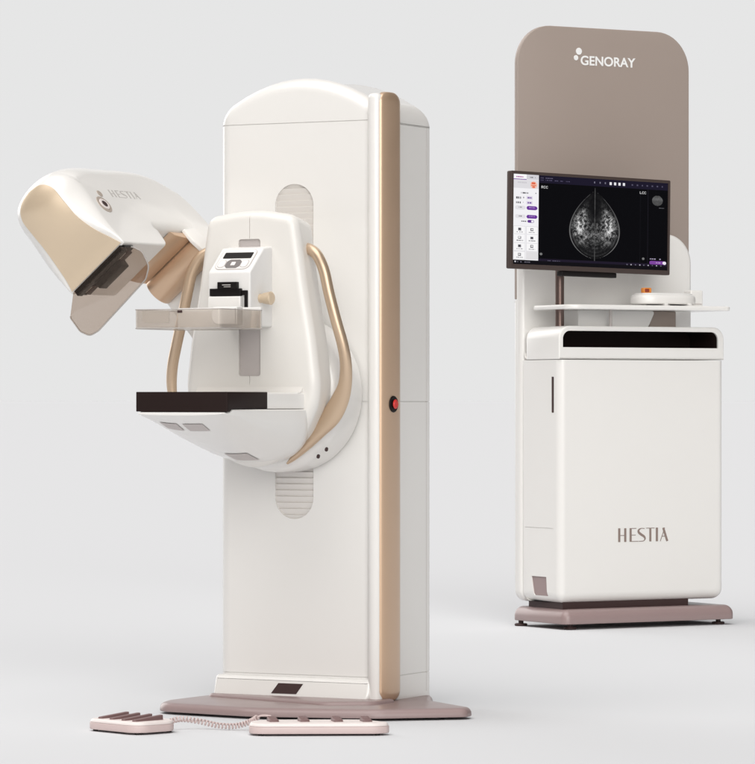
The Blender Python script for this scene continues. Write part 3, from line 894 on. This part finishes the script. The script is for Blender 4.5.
verts = np.zeros(((H_ + 1), (W_ + 1), 3)); verts[:, :, 0] = xs[None, :]; verts[:, :, 1] = .0034; verts[:, :, 2] = zs[:, None]
idx = np.arange((H_ + 1) * (W_ + 1)).reshape(H_ + 1, W_ + 1)
faces = np.stack([idx[:-1, :-1], idx[1:, :-1], idx[1:, 1:], idx[:-1, 1:]], -1).reshape(-1, 4)
me = bpy.data.meshes.new('screen'); me.from_pydata(verts.reshape(-1, 3).tolist(), [], faces.tolist())
ca = me.color_attributes.new('picture', 'FLOAT_COLOR', 'CORNER')
px = screen_colors(W_, H_).reshape(-1, 3)
cc = np.ones((len(px), 4, 4)); cc[:, :, :3] = px[:, None, :]
ca.data.foreach_set('color', cc.reshape(-1))
sm = bpy.data.materials.new('lit_screen'); sm.use_nodes = True
nt = sm.node_tree; b = nt.nodes['Principled BSDF']
at = nt.nodes.new('ShaderNodeAttribute'); at.attribute_name = 'picture'
nt.links.new(at.outputs['Color'], b.inputs['Emission Color']); b.inputs['Emission Strength'].default_value = .96
b.inputs['Base Color'].default_value = (.004, .004, .005, 1); b.inputs['Roughness'].default_value = .3; b.inputs['Specular IOR Level'].default_value = .0
me.materials.append(sm)
so_ = bpy.data.objects.new('screen', me); COL.objects.link(so_); so_.parent = mon
bm = bmesh.new(); rbox(bm, .29, .60, .004, .040, -MH / 2 - .022, -MH / 2 - .0005, .003); part('speaker_bar', bm, M['black'], mon)
bm = bmesh.new(); rbox(bm, .22, .64, .0345, .06, -.15, .13, .008); part('rear_housing', bm, M['frame'], mon)
bm = bmesh.new()
tgt = mon.matrix_world.inverted() @ (ROOT @ Vector((.075, .115, 1.735)))
tube(bm, [(.40, .055, -.006), (.36, .11, -.006), tuple((Vector((.36, .11, -.006)) + tgt) / 2 + Vector((0, .01, 0))), tuple(tgt)], .016, n=14, up=(0, 0, 1))
part('bracket_arm', bm, M['post'], mon)

# ------------------------------------------------------------------ device on the shelf
dv = thing('oval_device', 'low white oval device with small orange cap, lying on the workstation shelf', 'device', tuple(ROOT @ Vector((.60, .10, 1.388))), R(30))
bm = bmesh.new()
ov = [(.155 * math.copysign(abs(math.cos(a)) ** .8, math.cos(a)), .085 * math.copysign(abs(math.sin(a)) ** .8, math.sin(a))) for a in [2 * PI * k / 48 for k in range(48)]]
rextrude(bm, ov, .008, .053, XY, .008, .022, 6); part('body', bm, M['white'], dv)
bm = bmesh.new(); rextrude(bm, inset(ov, .016), .052, .0565, XY, 0, .003, 3); part('lid', bm, M['plate'], dv)
for x in (-.04, .085):
    bm = bmesh.new(); rbox(bm, x - .008, x + .008, -.088, .06, .0, .012, .002); part('foot', bm, M['plate'], dv)
bm = bmesh.new(); rbox(bm, -.112, -.072, -.02, .008, .0565, .080, .005); oc = part('cap', bm, M['orange'], dv)
bm = bmesh.new(); rbox(bm, -.109, -.086, -.0225, -.0185, .061, .075, .002); part('cap_mark', bm, M['darkorange'], oc)
bx = thing('small_box', 'small white box on the shelf behind the oval device, next to the right edge', 'box', tuple(ROOT @ Vector((.816, .185, 1.388))), R(30))
bm = bmesh.new(); rbox(bm, -.03, .035, -.03, .03, 0, .075, .006); part('shell', bm, M['white'], bx)
bm = bmesh.new(); rbox(bm, -.022, .027, -.0315, -.0302, .012, .016, .0003); part('vent', bm, M['grey'], bx)

# ================================================================== LIGHT: a procedural studio dome
w = bpy.data.worlds.new('World'); S.world = w; w.use_nodes = True
nt = w.node_tree; bg = nt.nodes['Background']
geo = nt.nodes.new('ShaderNodeTexCoord')
def vec(v): return tuple(Vector(v).normalized())
BASE = .42
acc = None
def lobe(direction, lo, hi, amp, col=(1, 1, 1)):
    global acc
    d = nt.nodes.new('ShaderNodeVectorMath'); d.operation = 'DOT_PRODUCT'
    nt.links.new(geo.outputs['Generated'], d.inputs[0]); d.inputs[1].default_value = vec(direction)
    m = nt.nodes.new('ShaderNodeMapRange'); m.interpolation_type = 'SMOOTHSTEP'
    m.inputs['From Min'].default_value = lo; m.inputs['From Max'].default_value = hi
    nt.links.new(d.outputs['Value'], m.inputs['Value'])
    sc = nt.nodes.new('ShaderNodeVectorMath'); sc.operation = 'SCALE'
    sc.inputs[0].default_value = tuple(c * amp for c in col); nt.links.new(m.outputs['Result'], sc.inputs['Scale'])
    ad = nt.nodes.new('ShaderNodeVectorMath'); ad.operation = 'ADD'
    if acc is None: ad.inputs[0].default_value = (BASE, BASE, BASE)
    else: nt.links.new(acc, ad.inputs[0])
    nt.links.new(sc.outputs[0], ad.inputs[1]); acc = ad.outputs[0]
lobe((0, 1, 0), .80, .93, .3713)                            # evenly lit backdrop behind the machines
lobe((1, -.20, .1), .04, .52, -.415, (1, 1.012, 1.012))        # flag on the right: the side faces fall off
lobe((-1, -.60, .05), .20, .75, -.39, (1, 1.04, 1.05))      # weaker flag on the left front
lobe((.17, -.94, .28), .91, .985, 3.6, (1, .985, .955))       # soft box beside the camera
lobe((-.03, -.92, .36), .83, .97, 1.5, (1, .99, .965))       # big diffuse fill behind the camera
lobe((-.24, -.26, .92), .80, .94, 3.2, (1, .968, .945))      # overhead bank
lobe((-.62, .74, .34), .90, .97, 2.6, (1, .99, .97))        # strip behind left
w.cycles.sampling_method = 'MANUAL'; w.cycles.sample_map_resolution = 1024
nt.links.new(acc, bg.inputs['Color']); bg.inputs['Strength'].default_value = 1.0

# ================================================================== camera and view
cam = bpy.data.cameras.new('camera'); co = bpy.data.objects.new('camera', cam); COL.objects.link(co)
co.location = (0, -12, .98); co.rotation_euler = (R(90), 0, 0)
cam.sensor_width = 36; cam.sensor_fit = 'AUTO'
cam.lens = 3840 / 764 * 36
cam.shift_y = 18 / 764
cam.clip_start = .1; cam.clip_end = 6000
S.camera = co
S.view_settings.view_transform = 'Standard'; S.view_settings.look = 'None'
S.view_settings.exposure = 0; S.view_settings.gamma = 1
S.cycles.use_denoising = True
S.cycles.transparent_max_bounces = 16
bpy.context.view_layer.update()
